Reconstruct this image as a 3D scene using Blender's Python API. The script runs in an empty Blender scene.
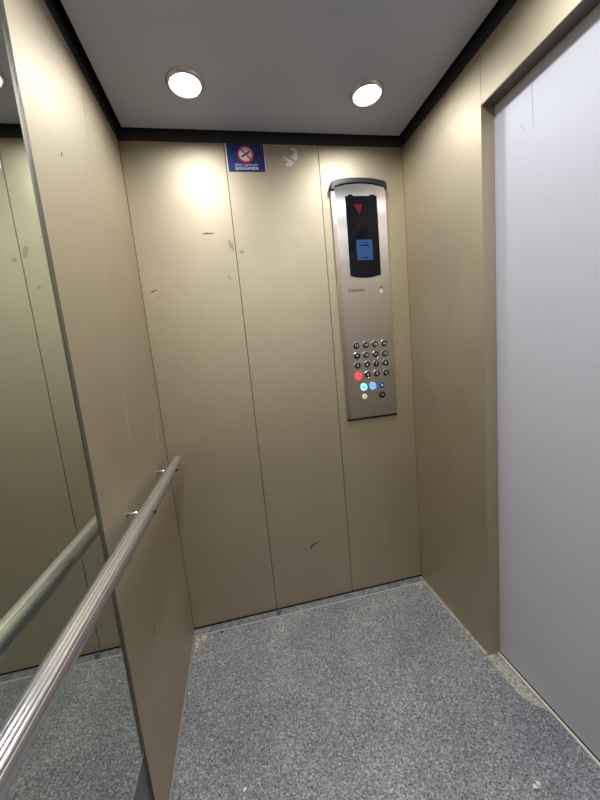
import bpy, bmesh, math, random
from mathutils import Matrix, Vector
random.seed(7)
S = bpy.context.scene
C = S.collection

# ------------------------------------------------------------------ camera
CAM = (0.3369, -1.4681, 1.2459); YAW, PITCH, ROLL, FPX = 0.1841, -0.1383, -0.0944, 325.72
fw = Vector((math.sin(YAW)*math.cos(PITCH), math.cos(YAW)*math.cos(PITCH), math.sin(PITCH)))
r0 = Vector((math.cos(YAW), -math.sin(YAW), 0)); u0 = r0.cross(fw)
rt = math.cos(ROLL)*r0 + math.sin(ROLL)*u0
up = -math.sin(ROLL)*r0 + math.cos(ROLL)*u0
cd = bpy.data.cameras.new('camera'); cam = bpy.data.objects.new('camera', cd); C.objects.link(cam)
cam.matrix_world = Matrix(((rt.x, up.x, -fw.x, CAM[0]), (rt.y, up.y, -fw.y, CAM[1]), (rt.z, up.z, -fw.z, CAM[2]), (0, 0, 0, 1)))
cd.sensor_fit = 'HORIZONTAL'; cd.sensor_width = 36; cd.lens = 36*FPX/600; cd.clip_start = 0.01
S.camera = cam

# ------------------------------------------------------------------ world, exposure, lamp strength
w = bpy.data.worlds.new('world'); S.world = w; w.use_nodes = True
w.node_tree.nodes['Background'].inputs[0].default_value = (0.5, 0.55, 0.65, 1)
w.node_tree.nodes['Background'].inputs[1].default_value = 0.02
S.view_settings.view_transform = 'Standard'; S.view_settings.look = 'None'
S.view_settings.gamma = 1; S.view_settings.use_curve_mapping = False
S.view_settings.exposure = 0.0
LAMP_GLOW = 16.0            # brightness of the diffuser itself
LAMP_WATTS = 2.75            # downward beam of each lamp
LAMP_SPREAD = 165
LAMP_COLOR = (0.94, 0.97, 1.0)

# ------------------------------------------------------------------ dimensions (metres)
W, D, H, G = 1.1828, 1.90, 2.15, 0.025      # car width, depth, ceiling panel height, gap round the panel
TOPZ = 2.30
S1, S2 = 0.3965, 0.7909                       # seams of the back wall
J0, J1, JT, HD = 0.4775, 1.4225, 0.0475, 1.9605  # door opening (y), reveal depth, opening height
M0, M1, MZ = 0.694, 1.206, 0.291              # mirror bay

# ------------------------------------------------------------------ helpers
def link(o, parent=None):
    C.objects.link(o)
    if parent: o.parent = parent
    return o
def obj(name, bm, mats, parent=None, smooth=False, bevel=0, seg=2):
    me = bpy.data.meshes.new(name)
    bmesh.ops.recalc_face_normals(bm, faces=bm.faces)
    bm.to_mesh(me); bm.free()
    for m in (mats if isinstance(mats, (list, tuple)) else [mats]): me.materials.append(m)
    if smooth:
        for p in me.polygons: p.use_smooth = True
    o = bpy.data.objects.new(name, me); link(o, parent)
    if bevel:
        b = o.modifiers.new('bevel', 'BEVEL'); b.width = bevel; b.segments = seg
        b.limit_method = 'ANGLE'; b.angle_limit = math.radians(40); b.harden_normals = False
    return o
def thing(name, label, cat, loc=(0, 0, 0), group=None):
    o = bpy.data.objects.new(name, None); C.objects.link(o); o.location = loc
    o.empty_display_size = .05
    return tag(o, label, cat, group)
def tag(o, label, cat=None, group=None, kind=None):
    o['label'] = label
    if cat: o['category'] = cat
    if group: o['group'] = group
    if kind: o['kind'] = kind
    return o
def struct(o):
    o['kind'] = 'structure'; return o
def box(bm, x0, x1, y0, y1, z0, z1, mi=0):
    vs = [bm.verts.new((x, y, z)) for x in (x0, x1) for y in (y0, y1) for z in (z0, z1)]
    for q in ((0, 1, 3, 2), (4, 6, 7, 5), (0, 4, 5, 1), (2, 3, 7, 6), (0, 2, 6, 4), (1, 5, 7, 3)):
        f = bm.faces.new([vs[i] for i in q]); f.material_index = mi
def prism(bm, pts, z0, z1, axis='y', mi=0):
    """closed outline pts extruded; axis y: pts are (x, z) and z0..z1 are y values"""
    def mk(p, t):
        if axis == 'y': return (p[0], t, p[1])
        if axis == 'x': return (t, p[0], p[1])
        return (p[0], p[1], t)
    a = [bm.verts.new(mk(p, z0)) for p in pts]; b = [bm.verts.new(mk(p, z1)) for p in pts]
    n = len(pts)
    fs = [bm.faces.new(a), bm.faces.new(b[::-1])]
    for i in range(n): fs.append(bm.faces.new((a[i], b[i], b[(i+1) % n], a[(i+1) % n])))
    for f in fs: f.material_index = mi
def lathe(bm, prof, c=(0, 0, 0), axis='z', n=32, mi=0, close=True):
    """prof: list of (radius, height)"""
    rings = []
    for r, h in prof:
        ring = []
        for i in range(n):
            a = 2*math.pi*i/n; u, v = r*math.cos(a), r*math.sin(a)
            p = {'z': (u, v, h), 'y': (u, h, v), 'x': (h, u, v)}[axis]
            ring.append(bm.verts.new((c[0]+p[0], c[1]+p[1], c[2]+p[2])))
        rings.append(ring)
    for a, b in zip(rings, rings[1:]):
        for i in range(n):
            f = bm.faces.new((a[i], a[(i+1) % n], b[(i+1) % n], b[i])); f.material_index = mi; f.smooth = True
    if close:
        for r in (rings[0], rings[-1]):
            f = bm.faces.new(r); f.material_index = mi
def ribbon_back(bm, pts, widths, y=-0.0002, t=0.0004, mi=1):
    """a thin mark lying on the back wall; pts are (x, z)"""
    L, Rr = [], []
    for i, p in enumerate(pts):
        a = Vector(pts[max(0, i-1)]); b = Vector(pts[min(len(pts)-1, i+1)])
        d = (b-a).normalized(); nrm = Vector((-d.y, d.x))*widths[i]/2
        L.append((p[0]+nrm.x, p[1]+nrm.y)); Rr.append((p[0]-nrm.x, p[1]-nrm.y))
    prism(bm, L+Rr[::-1], y, y-t, 'y', mi)
def text(name, s, size, mat, parent, mx, extrude=0.0002, width=None, spacing=1.0):
    cu = bpy.data.curves.new('t', 'FONT'); cu.body = s; cu.size = size; cu.extrude = extrude
    cu.align_x = 'CENTER'; cu.align_y = 'CENTER'; cu.space_character = spacing; cu.resolution_u = 3
    o = bpy.data.objects.new('t', cu); C.objects.link(o)
    dg = bpy.context.evaluated_depsgraph_get()
    me = bpy.data.meshes.new_from_object(o.evaluated_get(dg)); me.name = name
    bpy.data.objects.remove(o)
    if width:
        xs = [v.co.x for v in me.vertices]; k = width/(max(xs)-min(xs))
        for v in me.vertices: v.co.x *= k
    me.transform(mx)
    me.materials.clear(); me.materials.append(mat)
    return link(bpy.data.objects.new(name, me), parent)
def on_back(x, y, z):      # text facing -y
    return Matrix.Translation((x, y, z)) @ Matrix.Rotation(math.pi/2, 4, 'X')

# ------------------------------------------------------------------ materials
def mat(name, color, rough=.5, metal=0., **k):
    m = bpy.data.materials.new(name); m.use_nodes = True
    b = m.node_tree.nodes['Principled BSDF']
    b.inputs['Base Color'].default_value = (*color, 1); b.inputs['Roughness'].default_value = rough
    b.inputs['Metallic'].default_value = metal
    for n, v in k.items(): b.inputs[n.replace('_', ' ')].default_value = v
    return m
def nn(m, t, **k):
    n = m.node_tree.nodes.new(t)
    for a, v in k.items(): setattr(n, a, v)
    return n
def lk(m, a, b): m.node_tree.links.new(a, b)
def ramp(m, fac, stops):
    r = nn(m, 'ShaderNodeValToRGB'); e = r.color_ramp.elements
    while len(e) < len(stops): e.new(.5)
    for q, (p, c) in zip(e, stops): q.position = p; q.color = (*c, 1) if len(c) == 3 else c
    lk(m, fac, r.inputs[0]); return r
def coords(m, scale=(1, 1, 1)):
    tc = nn(m, 'ShaderNodeTexCoord'); mp = nn(m, 'ShaderNodeMapping'); mp.inputs['Scale'].default_value = scale
    lk(m, tc.outputs['Object'], mp.inputs[0]); return mp.outputs[0]
def noise(m, vec, scale, detail=3, rough=.5):
    n = nn(m, 'ShaderNodeTexNoise'); n.inputs['Scale'].default_value = scale
    n.inputs['Detail'].default_value = detail; n.inputs['Roughness'].default_value = rough
    lk(m, vec, n.inputs['Vector']); return n.outputs['Fac']

def sheet_metal(name, c, rough, metal, vary=.06, bump=.02, stretch=(60, 60, 1.5), rv=.06):
    m = mat(name, c, rough, metal); b = m.node_tree.nodes['Principled BSDF']
    v1 = noise(m, coords(m), 2.2, 5, .6)
    lo = tuple(x*(1-vary) for x in c); hi = tuple(x*(1+vary) for x in c)
    r = ramp(m, v1, [(.3, lo), (.7, hi)]); lk(m, r.outputs[0], b.inputs['Base Color'])
    v2 = noise(m, coords(m), 5, 6, .65)
    mr = nn(m, 'ShaderNodeMapRange'); lk(m, v2, mr.inputs[0])
    mr.inputs[1].default_value = .3; mr.inputs[2].default_value = .75
    mr.inputs[3].default_value = rough-rv; mr.inputs[4].default_value = rough+rv
    lk(m, mr.outputs[0], b.inputs['Roughness'])
    v3 = noise(m, coords(m, stretch), 4, 3)
    bp = nn(m, 'ShaderNodeBump'); bp.inputs['Strength'].default_value = bump; bp.inputs['Distance'].default_value = .01
    lk(m, v3, bp.inputs['Height']); lk(m, bp.outputs[0], b.inputs['Normal'])
    return m
GOLD = sheet_metal('champagne_sheet', (0.485, 0.415, 0.298), .62, .88, .03)
GOLD.node_tree.nodes['Principled BSDF'].inputs['Coat Weight'].default_value = .25
GOLD.node_tree.nodes['Principled BSDF'].inputs['Coat Roughness'].default_value = .5
DARKGAP = mat('dark_gap', (0.02, 0.018, 0.015), .8)
CEILM = sheet_metal('ceiling_grey', (0.51, 0.53, 0.64), .45, .25, .03)
CAVITYM = mat('dark_cavity', (0.03, 0.03, 0.035), .7)
GREYP = mat('grey_kick_panel', (0.10, 0.105, 0.11), .35)
DOORM = sheet_metal('painted_door', (0.50, 0.50, 0.555), .50, .0, .0, .0, (8, 8, 8), 0.015)
SCUFF = mat('scuff_dark', (0.05, 0.04, 0.03), .7)
SCUFF2 = mat('scuff_faint', (0.30, 0.26, 0.185), .6)
PALE = mat('scratch_pale', (0.52, 0.47, 0.38), .5)
MIRROR = mat('mirror_silver', (0.70, 0.75, 0.68), .015, 1.0)
TRIM = mat('aluminium_trim', (0.55, 0.55, 0.54), .35, .9)
CHROME = mat('chrome', (0.75, 0.74, 0.73), .16, 1.0)
BLACKP = mat('black_plastic', (0.012, 0.013, 0.016), .38)
GLASSB = mat('black_glass', (0.006, 0.007, 0.009), .08, IOR=1.2)
RUBBER = mat('black_button', (0.012, 0.012, 0.014), .25)
WHITE = mat('white_print', (0.75, 0.75, 0.75), .6)
PAPER = mat('paper_white', (0.72, 0.71, 0.69), .7)
BLUE = mat('sign_blue', (0.012, 0.022, 0.14), .4)
RED = mat('sign_red', (0.62, 0.03, 0.05), .4)
BLACK = mat('sign_black', (0.01, 0.01, 0.01), .5)
def emis(name, c, s, base=(0.02, 0.02, 0.02)):
    m = mat(name, base, .4); b = m.node_tree.nodes['Principled BSDF']
    b.inputs['Specular IOR Level'].default_value = .12; b.inputs['Emission Color'].default_value = (*c, 1); b.inputs['Emission Strength'].default_value = s
    return m
LAMPE = emis('lamp_diffuser_lit', LAMP_COLOR, LAMP_GLOW)
LCD = emis('screen_blue', (0.06, 0.15, 0.42), .48, (.005, .01, .02))
LCDT = emis('screen_text', (0.01, 0.03, 0.12), .3, (.002, .004, .01))
REDLED = emis('led_red', (0.8, 0.015, 0.06), .24, (.004, .002, .002))
REDDIM = emis('led_red_dim', (0.5, 0.02, 0.05), .05, (.003, .002, .002))
REDBTN = emis('button_glow_red', (1.0, 0.09, 0.12), 1.05)
CYANBTN = emis('button_glow_cyan', (0.30, 0.85, 0.95), 1.35)
BLUEBTN = emis('button_glow_pale_blue', (0.22, 0.50, 1.0), 1.2)
BLUERING = emis('button_ring_blue', (0.10, 0.22, 0.75), .6)
YELLOW = emis('indicator_yellow', (0.75, 0.75, 0.35), .35, (.5, .5, .3))

def brushed(name, c, rough, aniso, axis):
    m = mat(name, c, rough, 1.0); b = m.node_tree.nodes['Principled BSDF']
    b.inputs['Anisotropic'].default_value = aniso
    st = {'Z': (300, 300, 3), 'Y': (300, 2, 300), 'X': (3, 300, 300)}[axis]
    return m
STEEL = brushed('brushed_steel', (0.68, 0.64, 0.61), .34, 1.0, 'Z')
RAILM = brushed('rail_steel', (0.60, 0.59, 0.62), .18, 0, 'Y')
RAILM.node_tree.nodes['Principled BSDF'].inputs['Metallic'].default_value = .86
# tangent across the plate so lamp reflections smear sideways
tg = nn(STEEL, 'ShaderNodeTangent'); tg.direction_type = 'RADIAL'; tg.axis = 'Y'
cmb = nn(STEEL, 'ShaderNodeCombineXYZ'); cmb.inputs[0].default_value = 1.0
lk(STEEL, cmb.outputs[0], STEEL.node_tree.nodes['Principled BSDF'].inputs['Tangent'])
STEEL.node_tree.nodes.remove(tg)
_bp = nn(STEEL, 'ShaderNodeBump'); _bp.inputs['Strength'].default_value = .5; _bp.inputs['Distance'].default_value = .0006
lk(STEEL, noise(STEEL, coords(STEEL, (500, 1, 3)), 1.5, 2), _bp.inputs['Height'])
lk(STEEL, _bp.outputs[0], STEEL.node_tree.nodes['Principled BSDF'].inputs['Normal'])

def floor_mat():
    m = mat('speckled_vinyl', (0.1, 0.1, 0.11), .55); b = m.node_tree.nodes['Principled BSDF']
    co = coords(m)
    cell = nn(m, 'ShaderNodeTexVoronoi'); cell.inputs['Scale'].default_value = 300; lk(m, co, cell.inputs['Vector'])
    cs = nn(m, 'ShaderNodeSeparateColor'); lk(m, cell.outputs['Color'], cs.inputs[0])
    soft = noise(m, co, 110, 3, .7)
    ad = nn(m, 'ShaderNodeMix'); ad.inputs[0].default_value = .45
    lk(m, cs.outputs[0], ad.inputs[2]); lk(m, soft, ad.inputs[3]); fine = ad.outputs[0]
    r1 = ramp(m, fine, [(.20, (.05, .054, .064)), (.42, (.205, .213, .230)), (.66, (.275, .282, .298)), (.82, (.58, .58, .60))])
    big = noise(m, co, 3.5, 5, .6)
    r2 = ramp(m, big, [(.32, (.74, .75, .82)), (.68, (1.16, 1.16, 1.12))])
    mx = nn(m, 'ShaderNodeMix', data_type='RGBA', blend_type='MULTIPLY'); mx.inputs[0].default_value = 1
    lk(m, r1.outputs[0], mx.inputs[6]); lk(m, r2.outputs[0], mx.inputs[7])
    # scattered pale flecks
    vo = nn(m, 'ShaderNodeTexVoronoi'); vo.inputs['Scale'].default_value = 55; lk(m, co, vo.inputs['Vector'])
    fl = nn(m, 'ShaderNodeMath', operation='LESS_THAN'); fl.inputs[1].default_value = .10; lk(m, vo.outputs['Distance'], fl.inputs[0])
    sp = nn(m, 'ShaderNodeSeparateColor'); lk(m, vo.outputs['Color'], sp.inputs[0])
    gt = nn(m, 'ShaderNodeMath', operation='GREATER_THAN'); gt.inputs[1].default_value = .82; lk(m, sp.outputs[0], gt.inputs[0])
    an = nn(m, 'ShaderNodeMath', operation='MULTIPLY'); lk(m, fl.outputs[0], an.inputs[0]); lk(m, gt.outputs[0], an.inputs[1])
    m2 = nn(m, 'ShaderNodeMix', data_type='RGBA'); lk(m, an.outputs[0], m2.inputs[0])
    lk(m, mx.outputs[2], m2.inputs[6]); m2.inputs[7].default_value = (.5, .5, .5, 1)
    lk(m, m2.outputs[2], b.inputs['Base Color'])
    bp = nn(m, 'ShaderNodeBump'); bp.inputs['Strength'].default_value = .25; bp.inputs['Distance'].default_value = .002
    lk(m, fine, bp.inputs['Height']); lk(m, bp.outputs[0], b.inputs['Normal'])
    return m
FLOOR = floor_mat()
GROUT = mat('dirty_sealant', (0.36, 0.34, 0.30), .8)
_g = GROUT; _b = _g.node_tree.nodes['Principled BSDF']
lk(_g, ramp(_g, noise(_g, coords(_g), 90, 5, .7), [(.32, (.15, .145, .13)), (.50, (.38, .36, .31)), (.68, (.60, .56, .48))]).outputs[0], _b.inputs['Base Color'])
COVE = mat('grey_cove_strip', (0.22, 0.225, 0.235), .6)
_g = COVE; _b = _g.node_tree.nodes['Principled BSDF']
lk(_g, ramp(_g, noise(_g, coords(_g), 45, 5, .7), [(.3, (.07, .073, .08)), (.5, (.15, .155, .165)), (.7, (.30, .30, .30))]).outputs[0], _b.inputs['Base Color'])

# ================================================================== THE SETTING
bm = bmesh.new(); box(bm, -.02, W+.036, -D, .02, -.04, 0)
struct(obj('floor', bm, FLOOR))

# back wall: three folded panels with open joints
bm = bmesh.new(); g = .0014; BZ = .018
for a, b in ((.0015, S1-g), (S1+g, S2-g), (S2+g, W-.0008)):
    box(bm, a, b, 0, .012, BZ, TOPZ)
box(bm, -.03, W+.03, .0125, .03, -.04, TOPZ, 1)
# scuffs and scratches rubbed into the sheet
ribbon_back(bm, [(.590, .293), (.600, .309), (.616, .318), (.634, .322), (.664, .331)], [.003, .008, .006, .003, .001], mi=2)
ribbon_back(bm, [(.606, .302), (.612, .296), (.618, .302)], [.002, .003, .002], mi=3)
ribbon_back(bm, [(.268, 1.7735), (.285, 1.7755), (.300, 1.775), (.317, 1.777)], [.002, .006, .004, .002], mi=2)
ribbon_back(bm, [(.032, 1.553), (.045, 1.5555), (.052, 1.561), (.063, 1.556)], [.002, .005, .003, .001], mi=2)
ribbon_back(bm, [(.054, 1.537), (.068, 1.533)], [.004, .003], mi=3)
ribbon_back(bm, [(.056, 1.40), (.064, 1.402)], [.006, .004], mi=3)
ribbon_back(bm, [(.064, 1.47), (.066, 1.43)], [.0012, .0012], mi=3)
ribbon_back(bm, [(.372, 1.745), (.380, 1.725), (.386, 1.705)], [.008, .018, .006], mi=3)
ribbon_back(bm, [(.412, 1.700), (.430, 1.696)], [.014, .010], mi=3)
ribbon_back(bm, [(.350, 1.60), (.365, 1.59)], [.010, .006], mi=3)
for dx, dz in ((0, 0), (.012, .006), (.02, -.004), (.005, .012)):
    ribbon_back(bm, [(.972+dx, .240+dz), (.979+dx, .243+dz)], [.003, .002], mi=4)
struct(obj('wall_back', bm, [GOLD, DARKGAP, SCUFF, SCUFF2, PALE]))

# left wall: panel beside the back wall, mirror bay, panel towards the front
bm = bmesh.new()
box(bm, -.012, 0, -M0+.0008, -.0015, .004, TOPZ)
box(bm, -.012, 0, -D, -M1-.001, .004, TOPZ)
box(bm, -.012, -.006, -M1+.0005, -M0-.0005, .004, MZ-.0025, 1)
box(bm, -.05, -.0185, -D, 0, -.04, TOPZ, 2)
# hairline crease and scratches
def ribbon_left(pts, wd, mi):
    L, Rr = [], []
    for i, p in enumerate(pts):
        a = Vector(pts[max(0, i-1)]); b = Vector(pts[min(len(pts)-1, i+1)])
        d = (b-a).normalized(); nr = Vector((-d.y, d.x))*wd[i]/2
        L.append((p[0]+nr.x, p[1]+nr.y)); Rr.append((p[0]-nr.x, p[1]-nr.y))
    prism(bm, L+Rr[::-1], .0002, .0006, 'x', mi)
ribbon_left([(-.330, 2.09), (-.345, 1.93), (-.358, 1.77)], [.0012, .0022, .0006], 4)
ribbon_left([(-.372, 1.62), (-.40, 1.32), (-.424, 1.04)], [.0002, .0006, .0002], 4)
ribbon_left([(-.095, 1.0), (-.108, .965), (-.112, .935)], [.001, .004, .001], 4)
ribbon_left([(-.493, .468), (-.497, .458), (-.504, .447)], [.001, .004, .001], 3)
ribbon_left([(-.553, 1.762), (-.558, 1.75)], [.003, .002], 3)
struct(obj('wall_left', bm, [GOLD, GREYP, DARKGAP, SCUFF, PALE]))

# right wall: panel beside the back wall, header over the door, return panel; all the depth of the reveal
bm = bmesh.new()
box(bm, W, W+JT, -J0, -.0005, .003, TOPZ)
box(bm, W, W+JT, -J1, -J0-.0012, HD+.002, TOPZ)
box(bm, W+.0015, W+JT, -J1, -J0, HD, HD+.0018, 3)  # underside of the header, its shade put into a darker bronze colour
box(bm, W, W+JT, -D, -J1-.0012, .003, TOPZ)
box(bm, W+.0005, W+JT, .0005, .03, -.04, TOPZ, 1)
for y, z in ((-.038, .597), (-.041, .585), (-.108, .092), (-.112, .085), (-.485, 1.706), (-.487, 1.70)):
    pass
prism(bm, [(-.036, .604), (-.040, .603), (-.041, .588), (-.037, .590)], W-.0003, W-.0006, 'x', 2)
prism(bm, [(-.105, .100), (-.111, .098), (-.113, .083), (-.107, .086)], W-.0003, W-.0006, 'x', 2)
o = struct(obj('wall_right', bm, [GOLD, DARKGAP, PALE, mat('soffit_shade', (.13, .11, .09), .4, .3)], bevel=.0012))

# front wall behind the camera
bm = bmesh.new()
for a, b in ((.0015, S1-g), (S1+g, S2-g), (S2+g, W-.0015)): box(bm, a, b, -D-.012, -D, .01, TOPZ)
box(bm, -.05, W+.08, -D-.03, -D-.0125, -.04, TOPZ, 1)
struct(obj('wall_front', bm, [GOLD, DARKGAP]))

# sliding door behind the opening
bm = bmesh.new()
for a, b in ((-J1-.04, -(J0+J1)/2-.001), (-(J0+J1)/2+.001, -J0+.03)):
    box(bm, W+JT+.0015, W+JT+.03, a, b, .006, HD+.05)
d1 = struct(obj('door_1', bm, DOORM, bevel=.0015))
bm = bmesh.new()
prism(bm, [(-.6085, 1.93), (-.6105, 1.93), (-.6165, 1.815), (-.6160, 1.815)], W+JT+.0013, W+JT+.0009, 'x')
prism(bm, [(-.575, 1.845), (-.577, 1.845), (-.590, 1.825), (-.589, 1.824)], W+JT+.0013, W+JT+.0009, 'x')
o = obj('scratch', bm, mat('door_scratch', (.34, .34, .37), .5), d1); tag(o, 'grey hairline scratches near the top of the door')
bm = bmesh.new(); box(bm, W+.04, W+JT+.06, -J1-.1, -J0+.05, -.04, -.012)
box(bm, W+.0365, W+.0455, -J1, -J0-.0005, -.04, .0045, 1)
struct(obj('trim_1', bm, [DARKGAP, mat('sill_edge', (.72, .70, .64), .4, .2)]))
bm = bmesh.new(); box(bm, W+JT+.04, W+JT+.08, -D-.03, .03, -.04, TOPZ)
struct(obj('wall_shaft', bm, DARKGAP))

# ceiling: suspended panel with a dark gap all round
LX = (.285, .915); LY = (-.243, -.725, -1.20, -1.67); RO = .060
bm = bmesh.new()
box(bm, G, W-G, -D+G, -G, H, H+.03)
ceil = struct(obj('ceiling', bm, CEILM, bevel=.002))
bm = bmesh.new(); box(bm, -.05, W+.08, -D-.03, .03, TOPZ-.03, TOPZ+.02)
for a, b, c_, d_ in ((.0, .0006, -D, 0), (W-.0006, W, -D, 0), (0, W, -.0006, 0)):
    box(bm, a, b, c_, d_, H+.03, TOPZ)  # near-black lining on the walls above the ceiling panel
struct(obj('ceiling_cavity', bm, CAVITYM))

# black trim strip round the top of the walls
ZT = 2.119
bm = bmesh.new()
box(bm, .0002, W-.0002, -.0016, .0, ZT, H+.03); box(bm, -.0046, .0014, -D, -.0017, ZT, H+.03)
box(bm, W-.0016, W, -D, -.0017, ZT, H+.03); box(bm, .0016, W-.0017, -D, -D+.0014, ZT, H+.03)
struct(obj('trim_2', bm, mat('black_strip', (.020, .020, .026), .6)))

# bases: cove strip by the back wall, thin trim on the left, sealant on the right
bm = bmesh.new()
prism(bm, [(-.004, 0), (-.004, .013), (-.012, .0125), (-.024, .0035), (-.029, .002), (-.029, 0)], .002, W-.002, 'x')
box(bm, .002, W-.002, -.0345, -.029, 0, .0026, 1)
struct(obj('baseboard_back', bm, [COVE, mat('cove_edge', (.42, .42, .41), .6)]))
bm = bmesh.new(); box(bm, .0005, .0055, -D, -.03, 0, .006)
struct(obj('baseboard_left', bm, mat('edge_trim', (.33, .33, .33), .45, .3)))
bm = bmesh.new()
pts = []; y = -.004
top = []; inn = []
while y > -J0-.002:
    top.append((W-.0005, y)); inn.append((W-.010-random.random()*.011-(.012 if y > -.03 else 0), y)); y -= .012
prism(bm, top+inn[::-1], 0.0, .0028, 'z')
top = []; inn = []; y = -J0+.0
while y > -.70:
    k = min(1, (y+.70)/.06) if y < -.64 else 1
    top.append((W+.034, y)); inn.append((W+.033-(.043+random.random()*.007)*max(.08, k), y)); y -= .011
prism(bm, top+inn[::-1], 0.0, .0022, 'z')
struct(obj('baseboard_right', bm, GROUT))

# ================================================================== MIRROR
mi_ = thing('wall_mirror', 'tall clear mirror set into the left wall behind the handrail', 'mirror', (-.010, -(M0+M1)/2, MZ))
def rel(bm, o):
    bmesh.ops.translate(bm, verts=bm.verts, vec=-Vector(o.location)); return bm
bm = bmesh.new(); box(bm, -.0100, -.0048, -M1+.001, -M0-.001, MZ, TOPZ-.001); obj('mirror_glass', rel(bm, mi_), MIRROR, mi_)
bm = bmesh.new(); box(bm, -.0085, -.0040, -M1+.001, -M0-.001, MZ-.0020, MZ)
o = obj('bottom_edge', rel(bm, mi_), mat('mirror_edge', (.30, .32, .31), .3, .5), mi_)
bm = bmesh.new(); box(bm, -.0046, .0003, -M0-.0004, -M0+.0004, .01, H+.03)
obj('side_edge', rel(bm, mi_), mat('bronze_edge', (.22, .20, .17), .35, .6), mi_)

# ================================================================== HANDRAIL
XR, ZR, RR = .0525, .860, .0200
hr = thing('handrail', 'round brushed steel handrail running along the left wall in front of the mirror', 'handrail', (0, -.95, ZR))
bm = bmesh.new(); n = 360
def rail_r(a):     # shallow flutes along the upper face
    d = (math.degrees(a)-66+180) % 360-180
    if abs(d) > 33: return RR
    return RR-.0011*(1-abs(math.cos(math.radians(d*180/22))))
rings = []
for r, y in ((.0, -.0705), (.012, -.0705), (.0165, -.0715), (.019, -.074), (RR, -.079), (RR, -1.821), (.019, -1.826), (.0, -1.829)):
    ring = []
    for i in range(n):
        a = 2*math.pi*i/n; q = max(r, .0001)*(rail_r(a)/RR if r == RR else 1)
        ring.append((XR+q*math.cos(a), y, ZR+q*math.sin(a)))
    rings.append(ring)
vr = [[bm.verts.new(p) for p in q] for q in rings]
for a, b in zip(vr, vr[1:]):
    for i in range(n): bm.faces.new((a[i], a[(i+1) % n], b[(i+1) % n], b[i]))
obj('rail', rel(bm, hr), RAILM, hr, smooth=True)
for y in (-.20, -.55, -1.35, -1.70):
    bm = bmesh.new(); lathe(bm, [(.0045, .0005), (.0045, XR-RR+.002)], (0, y, ZR), 'x', 20)
    lathe(bm, [(.0075, .0005), (.0075, .0015), (.006, .0022), (.0046, .0022)], (0, y, ZR), 'x', 24)
    br = obj('bracket', rel(bm, hr), CHROME, hr)
    bm = bmesh.new(); lathe(bm, [(.0075, XR+RR-.0015), (.0075, XR+RR+.002), (.005, XR+RR+.0045), (.001, XR+RR+.005)], (0, y, ZR-.002), 'x', 20)
    obj('nut', rel(bm, hr), mat('dark_nut', (.12, .11, .10), .3, .8) if y == -.20 else bpy.data.materials['dark_nut'], br)

# ================================================================== DOWNLIGHTS
names = {(0, 0): 'lit round recessed ceiling light near the back left corner', (1, 0): 'lit round recessed ceiling light near the back right corner'}
def downlight():
    t = thing('ceiling_light', names[(0, 0)], 'ceiling light', (LX[0], LY[0], H), 'round lights set in the ceiling')
    bm = bmesh.new()
    lathe(bm, [(.0475, -.0005), (.049, -.0085), (.051, -.0095), (.0585, -.0055), (.0605, .0)], n=48, close=False)
    obj('ring', bm, mat('lamp_ring', (.62, .60, .60), .25, .9), t)
    bm = bmesh.new(); lathe(bm, [(.0462, -.0005), (.0462, -.0016), (.0455, -.0020)], n=48)
    obj('diffuser', bm, LAMPE, t)
    ld = bpy.data.lights.new('beam', 'AREA'); ld.shape = 'DISK'; ld.size = .088; ld.energy = LAMP_WATTS
    ld.color = LAMP_COLOR; ld.spread = math.radians(LAMP_SPREAD)
    lo = bpy.data.objects.new('beam', ld); link(lo, t); lo.location = (0, 0, -.0030)
    return t
base = downlight()
for i, x in enumerate(LX):
    for j, y in enumerate(LY):
        if (i, j) == (0, 0): continue
        t = base.copy(); C.objects.link(t); t.location = (x, y, H)
        side = ('left', 'right')[i]
        t['label'] = names.get((i, j), 'lit round ceiling light on the %s, %s row from the back wall' % (side, ('first', 'second', 'third', 'fourth')[j]))
        for ch in base.children:
            c = ch.copy(); C.objects.link(c); c.parent = t

# ================================================================== CONTROL PANEL
PX0, PX1, PZ0, PZ1, PY = .8290, 1.0835, .918, 1.944, -.024
cp = thing('control_panel', 'tall brushed steel lift control panel with display and buttons on the back wall', 'control panel', ((PX0+PX1)/2, 0, PZ0))
def outline(x0, x1, z0, zc, sag, n=14):     # straight bottom, gently arched top
    pts = [(x0, z0), (x1, z0)]
    for i in range(n+1):
        t = i/n; pts.append((x1+(x0-x1)*t, zc+sag*(1-(2*t-1)**2)))
    return pts
bm = bmesh.new()
oo = outline(PX0, PX1, PZ0, PZ1, .018); ii = outline(PX0+.014, PX1-.005, PZ0+.004, PZ1-.004, .017)
a = [bm.verts.new((p[0], -.0005, p[1])) for p in oo]
b = [bm.verts.new((p[0], -.012, p[1])) for p in oo]
c = [bm.verts.new((p[0], PY, p[1])) for p in ii]
n = len(oo)
bm.faces.new(a); bm.faces.new(c[::-1])
for u, v in ((a, b), (b, c)):
    for i in range(n): bm.faces.new((u[i], v[i], v[(i+1) % n], u[(i+1) % n]))
obj('face_plate', rel(bm, cp), STEEL, cp, bevel=.001)
# dark seat between the plate and the wall
bm = bmesh.new(); box(bm, PX0+.0015, PX1+.0022, -.009, -.0004, PZ0-.009, PZ1-.02)
obj('back_box', rel(bm, cp), BLACKP, cp)
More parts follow.
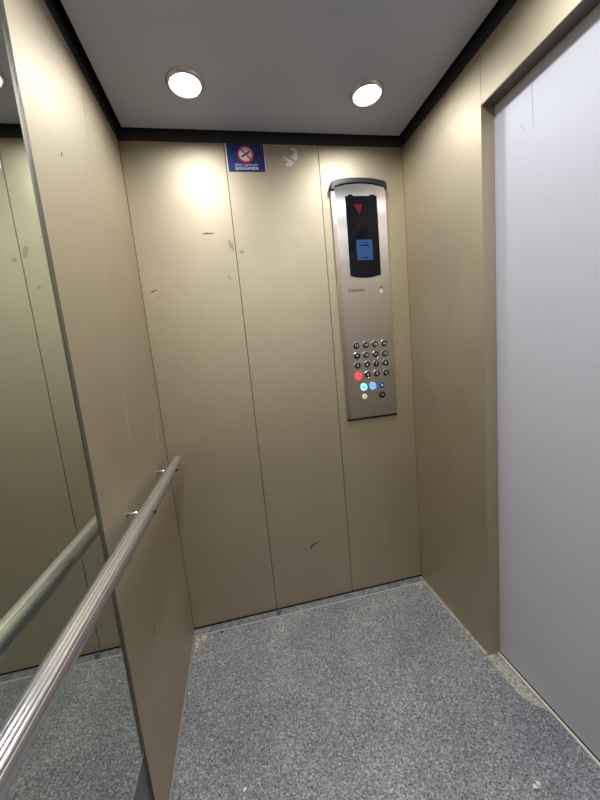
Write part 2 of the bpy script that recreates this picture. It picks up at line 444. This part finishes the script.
# black arched cap
bm = bmesh.new(); N = 24; cx = (PX0+PX1)/2; hw = (PX1-PX0)/2+.003
def arc(h, x0, x1, z0, sag): return [(x0+(x1-x0)*i/N, z0+sag*(1-abs(2*i/N-1)**2.6)) for i in range(N+1)]
outer = [(cx-hw, 1.950), (cx-hw+.003, 1.960)]+arc(0, cx-hw+.010, cx+hw-.010, 1.967, .014)+[(cx+hw-.003, 1.960), (cx+hw, 1.950)]
inner = arc(0, cx-hw+.020, cx+hw-.014, 1.944, .016)
pts = [(cx-hw, 1.932)]+outer+[(cx+hw, 1.932), (cx+hw-.012, 1.932)]+inner[::-1]+[(cx-hw+.016, 1.932)]
prism(bm, pts, -.0006, -.0275, 'y')
obj('top_cap', rel(bm, cp), BLACKP, cp, bevel=.003)
# display window
bm = bmesh.new()
sx0, sx1, sz0, sz1 = .8885, 1.0350, 1.571, 1.906
pts = [(sx0, sz1)]
pts += [(sx0+.012, sz1), (sx0+.015, sz1+.006), (sx0+.032, sz1+.006), (sx0+.036, sz1), (sx1-.036, sz1), (sx1-.032, sz1+.005), (sx1-.010, sz1+.005), (sx1-.007, sz1), (sx1, sz1)]
for i in range(13):
    t = i/12; pts.append((sx1+(sx0-sx1)*t, sz0-.011*(1-(2*t-1)**2)))
prism(bm, pts, PY+.004, PY-.0025, 'y')
dw = obj('display_window', rel(bm, cp), GLASSB, cp, bevel=.0008)
DY = PY-.0027
bm = bmesh.new(); prism(bm, [(.928, 1.870), (.940, 1.872), (.946, 1.867), (.952, 1.872), (.965, 1.869), (.948, 1.829)], DY, DY-.0004, 'y')
o = obj('down_arrow', rel(bm, cp), REDLED, dw); tag(o, 'glowing red down arrow')
o = text('floor_number', '12', .082, REDDIM, dw, Matrix.Translation(-Vector(cp.location)) @ on_back(.960, DY, 1.792), .0002); tag(o, 'dim red floor number')
bm = bmesh.new(); box(bm, .9255, 1.0005, DY-.0006, DY, 1.637, 1.7235)
sc = obj('screen', rel(bm, cp), LCD, dw); tag(sc, 'small lit blue screen')
mxs = Matrix.Translation(-Vector(cp.location))
for (x0, x1, z0, z1) in ((.952, .978, 1.709, 1.712), (.941, .984, 1.697, 1.703), (.940, .943, 1.643, 1.651), (.953, .975, 1.645, 1.650)):
    bm = bmesh.new(); box(bm, x0, x1, DY-.0009, DY-.0005, z0, z1)
    obj('screen_text', rel(bm, cp), LCDT, dw)
# maker's mark: a zigzag of dark strokes
bm = bmesh.new(); x = .8755
for k in range(6):
    z0 = 1.5015
    prism(bm, [(x, z0+.013), (x+.0036, z0+.014), (x+.0090, z0), (x+.0054, z0)], PY-.0001, PY-.0006, 'y')
    prism(bm, [(x+.0100, z0+.010), (x+.0115, z0+.010), (x+.0090, z0), (x+.0074, z0)], PY-.0001, PY-.0006, 'y')
    x += .0128
obj('logo', rel(bm, cp), mat('engraved', (.03, .025, .025), .6), cp)
# key switch with pale insert
bm = bmesh.new(); lathe(bm, [(.0085, -.0018), (.0085, 0), ], (1.0315, PY, 1.497), 'y', 20)
o = obj('key_switch', rel(bm, cp), mat('pale_plastic', (.62, .62, .56), .5), cp)
bm = bmesh.new(); box(bm, 1.022, 1.041, PY-.0005, PY, 1.515, 1.519)
obj('key_label', rel(bm, cp), bpy.data.materials['engraved'], cp)
# buttons
def button(x, z, glyph, face=RUBBER, ring=CHROME, gm=WHITE, lab=None, r=.0145, gs=.017):
    bm = bmesh.new(); lathe(bm, [(r+.0032, -.0001), (r+.0028, -.0026), (r+.0004, -.0028), (r, -.0012)], (x, PY, z), 'y', 28)
    bt = obj('button', rel(bm, cp), ring, cp)
    if lab: tag(bt, lab)
    bm = bmesh.new(); lathe(bm, [(r, -.0010), (r, -.0034), (r*.86, -.0044), (.0005, -.0046)], (x, PY, z), 'y', 28)
    obj('button_face', rel(bm, cp), face, bt)
    if glyph in ('open', 'close', 'bell', 'key'):
        bm = bmesh.new(); y0, y1 = PY-.0046, PY-.0050
        if glyph == 'open':
            prism(bm, [(x-.007, z), (x-.0015, z+.005), (x-.0015, z-.005)], y0, y1, 'y'); prism(bm, [(x+.007, z), (x+.0015, z-.005), (x+.0015, z+.005)], y0, y1, 'y')
        elif glyph == 'close':
            prism(bm, [(x-.0012, z), (x-.007, z+.005), (x-.007, z-.005)], y0, y1, 'y'); prism(bm, [(x+.0012, z), (x+.007, z-.005), (x+.007, z+.005)], y0, y1, 'y')
        elif glyph == 'bell':
            prism(bm, [(x-.007, z-.004), (x-.0045, z-.001), (x-.004, z+.004), (x, z+.007), (x+.004, z+.004), (x+.0045, z-.001), (x+.007, z-.004)], y0, y1, 'y')
            prism(bm, [(x-.002, z-.005), (x+.002, z-.005), (x, z-.0075)], y0, y1, 'y')
        else:
            prism(bm, [(x-.0045, z-.0015), (x-.0045, z+.0015), (x+.0045, z+.0015), (x+.0045, z-.0015)], y0, y1, 'y')
        obj('symbol', rel(bm, cp), gm, bt)
    elif glyph:
        text('numeral', glyph, gs, gm, bt, Matrix.Translation(-Vector(cp.location)) @ on_back(x, PY-.0047, z), .0001)
BX = (.8930, .9393, .9850, 1.0315); BZs = (1.2607, 1.2145, 1.1695, 1.1225)
GREYG = mat('numeral_pale', (.80, .78, .74), .5)
for r_, z in enumerate(BZs):
    for c_, x in enumerate(BX):
        num = str((3-r_)*4+c_+1)
        if r_ == 3 and c_ == 0: button(x, z-.001, num, REDBTN, emis('ring_red', (.9, .08, .10), .8), mat('numeral_dark', (.5, .02, .03), .5), 'floor button lit red', r=.0175)
        else: button(x, z, num, gm=GREYG)
button(.9160, 1.0665, 'open', CYANBTN, CHROME, mat('symbol_dark', (.02, .20, .20), .5), 'door button lit cyan', r=.0170)
button(.9610, 1.0665, 'close', BLUEBTN, CHROME, mat('symbol_blue', (.08, .22, .55), .5), 'door button lit pale blue', r=.0165)
button(1.0065, 1.0665, 'bell', mat('button_blue_dark', (.01, .02, .10), .3), BLUERING, WHITE, 'dark alarm button in a blue ring')
button(1.0065, 1.0205, 'key', RUBBER, mat('ring_dark', (.05, .05, .05), .3, .5), GREYG, 'plain black button', r=.0135)
bm = bmesh.new(); lathe(bm, [(.013, -.0001), (.013, -.0015), (.0105, -.003), (.001, -.0036)], (.9180, PY, 1.0210), 'y', 28)
o = obj('indicator_lamp', rel(bm, cp), YELLOW, cp); tag(o, 'pale yellow round indicator')

# ================================================================== NO SMOKING SIGN
sg = thing('no_smoking_sign', 'small blue no smoking sign high on the back wall', 'sign', (.480, 0, 2.013))
def srel(bm): return rel(bm, sg)
bm = bmesh.new(); box(bm, .4035, .5575, -.0012, -.0004, 2.0125, 2.1195); obj('board', srel(bm), BLUE, sg)
bm = bmesh.new(); box(bm, .4005, .4045, -.0015, -.0003, 2.0105, 2.1215); obj('edging', srel(bm), PAPER, sg)
bm = bmesh.new(); box(bm, .5565, .5590, -.0015, -.0003, 2.0105, 2.1215); obj('edging', srel(bm), PAPER, sg)
scx, scz, sr = .4800, 2.0785, .0330
bm = bmesh.new(); lathe(bm, [(sr-.003, -.0014), (sr-.003, -.0018), (.001, -.0018)], (scx, 0, scz), 'y', 40); obj('disc', srel(bm), WHITE, sg)
bm = bmesh.new(); lathe(bm, [(sr, -.0013), (sr, -.0022), (sr-.0065, -.0022), (sr-.0065, -.0013)], (scx, 0, scz), 'y', 48, close=False)
def bar(bm, x0, z0, x1, z1, wd, y0, y1, mi=0):
    d = Vector((x1-x0, z1-z0)).normalized(); nx, nz = -d.y*wd/2, d.x*wd/2
    prism(bm, [(x0+nx, z0+nz), (x1+nx, z1+nz), (x1-nx, z1-nz), (x0-nx, z0-nz)], y0, y1, 'y', mi)
bar(bm, scx-.021, scz+.021, scx+.021, scz-.021, .006, -.0021, -.0024)
obj('prohibition_ring', srel(bm), RED, sg)
bm = bmesh.new(); bar(bm, scx-.018, scz-.011, scx+.013, scz+.007, .0065, -.0019, -.0022)
bar(bm, scx+.0145, scz+.008, scx+.020, scz+.011, .0065, -.0019, -.0022)
obj('cigarette', srel(bm), BLACK, sg)
ms = Matrix.Translation(-Vector(sg.location))
text('small_text', 'SİQARET ÇƏKMƏK QƏTİ', .0085, WHITE, sg, ms @ on_back(.4800, -.0013, 2.0385), .0001, width=.094)
text('large_text', 'QADAĞANDIR', .017, WHITE, sg, ms @ on_back(.4800, -.0013, 2.0250), .0001, width=.096)

# ================================================================== PAPER RESIDUE
bm = bmesh.new()
for P in ([(.668, 2.107), (.688, 2.106), (.698, 2.098), (.699, 2.070), (.690, 2.056), (.676, 2.064), (.668, 2.070), (.655, 2.083), (.640, 2.090), (.662, 2.078), (.672, 2.072), (.684, 2.088), (.690, 2.094), (.676, 2.098)],
          [(.634, 2.077), (.648, 2.070), (.662, 2.062), (.676, 2.056), (.684, 2.050), (.676, 2.044), (.668, 2.036), (.650, 2.034), (.643, 2.044), (.655, 2.050), (.648, 2.060), (.640, 2.066)],
          [(.622, 2.0585), (.640, 2.0600), (.640, 2.0575)]):
    prism(bm, P, -.0003, -.0009, 'y')
tag(obj('torn_sticker', bm, PAPER), 'torn white remains of a sticker beside the blue sign on the back wall', 'sticker')
bm = bmesh.new(); prism(bm, [(.391, .017), (.417, .017), (.4045, -.0)], -.0290-.0052, -.0290-.006, 'y')
bm.free()
bm = bmesh.new()
v = [bm.verts.new(p) for p in ((.388, -.0105, .0140), (.420, -.0105, .0140), (.404, -.0335, .0034), (.388, -.0105, .0150), (.420, -.0105, .0150), (.404, -.0335, .0044))]
for q in ((0, 1, 2), (5, 4, 3), (0, 3, 4, 1), (1, 4, 5, 2), (2, 5, 3, 0)): bm.faces.new([v[i] for i in q])
tag(obj('tape_scrap', bm, mat('tape_blue', (.015, .02, .10), .5)), 'dark blue triangular scrap of tape at the foot of the back wall seam', 'tape')

# ================================================================== LITTER ON THE FLOOR
def crumb_mesh(name, r, seed, m, flat=.5):
    rnd = random.Random(seed); bm = bmesh.new(); bmesh.ops.create_icosphere(bm, subdivisions=1, radius=r)
    for v in bm.verts: v.co *= rnd.uniform(.65, 1.25)
    for v in bm.verts: v.co.z *= flat
    zm = min(v.co.z for v in bm.verts)
    for v in bm.verts: v.co.z -= zm
    return obj(name, bm, m)
CR = mat('crumb_pale', (.62, .58, .47), .8); CW = mat('crumb_white', (.80, .79, .76), .7); CK = mat('crumb_dark', (.02, .02, .022), .8); CT = mat('crumb_tan', (.42, .35, .24), .8)
def scatter(n, fn, name, label, group, mats):
    srcs = []
    for k in range(n):
        x, y, s = fn(k)
        if k < len(mats)*2:
            o = crumb_mesh(name, .0035, 100+k+len(label), mats[k % len(mats)]); srcs.append(o)
        else:
            o = srcs[k % len(srcs)].copy(); C.objects.link(o)
        o.location = (x, y, .0003); o.rotation_euler = (0, 0, random.random()*6.28); o.scale = (s*random.uniform(.8, 1.9), s, s)
        tag(o, label, 'crumb', group)
R_ = random.Random(3)
scatter(26, lambda k: (.011+abs(R_.gauss(0, .022)), -.040-abs(R_.gauss(0, .022)), R_.uniform(.7, 1.9)), 'floor_crumb', 'tiny pale crumb in the litter at the back left corner of the floor', 'crumbs in the back left corner', [CR, CW, CT])
scatter(26, lambda k: (W-.016-abs(R_.gauss(0, .030)), -.040-abs(R_.gauss(0, .018)), R_.uniform(.6, 1.5)), 'floor_crumb', 'tiny tan crumb in the litter at the back right corner of the floor', 'crumbs in the back right corner', [CT, CR])
scatter(16, lambda k: (W-.026-R_.random()*.006, -.09-R_.random()*.36, R_.uniform(.5, .9)), 'floor_crumb', 'tiny tan crumb along the foot of the right wall', 'crumbs along the right wall', [CR, CT])
for (x, y, s, m, lab) in (
    (1.025, -.098, 1.0, CW, 'bright white crumb on the floor below the control panel'),
    (.249, -.078, 1.1, CW, 'small white crumb left of the blue tape scrap on the floor'),
    (.129, -.044, 1.7, CK, 'black speck of dirt on the floor near the back left corner'),
    (.085, -.062, 1.2, CW, 'elongated white chip on the floor right of the back left corner'),
    (.113, -.482, 1.0, CR, 'small pale speck on the floor beside the left wall'),
    (.016, -.30, .9, CW, 'white speck against the foot of the left wall'),
    (.218, -.640, 1.7, CW, 'white flake on the floor at the bottom edge of the photo'),
    (1.010, -.842, 1.9, CW, 'left one of a pair of white bits on the floor near the door'),
    (1.026, -.838, 1.9, CW, 'right one of a pair of white bits on the floor near the door')):
    o = crumb_mesh('floor_crumb', .0036, int(x*1000), m); o.location = (x, y, .0003); o.scale = (s*1.2, s*.9, s); tag(o, lab, 'crumb')
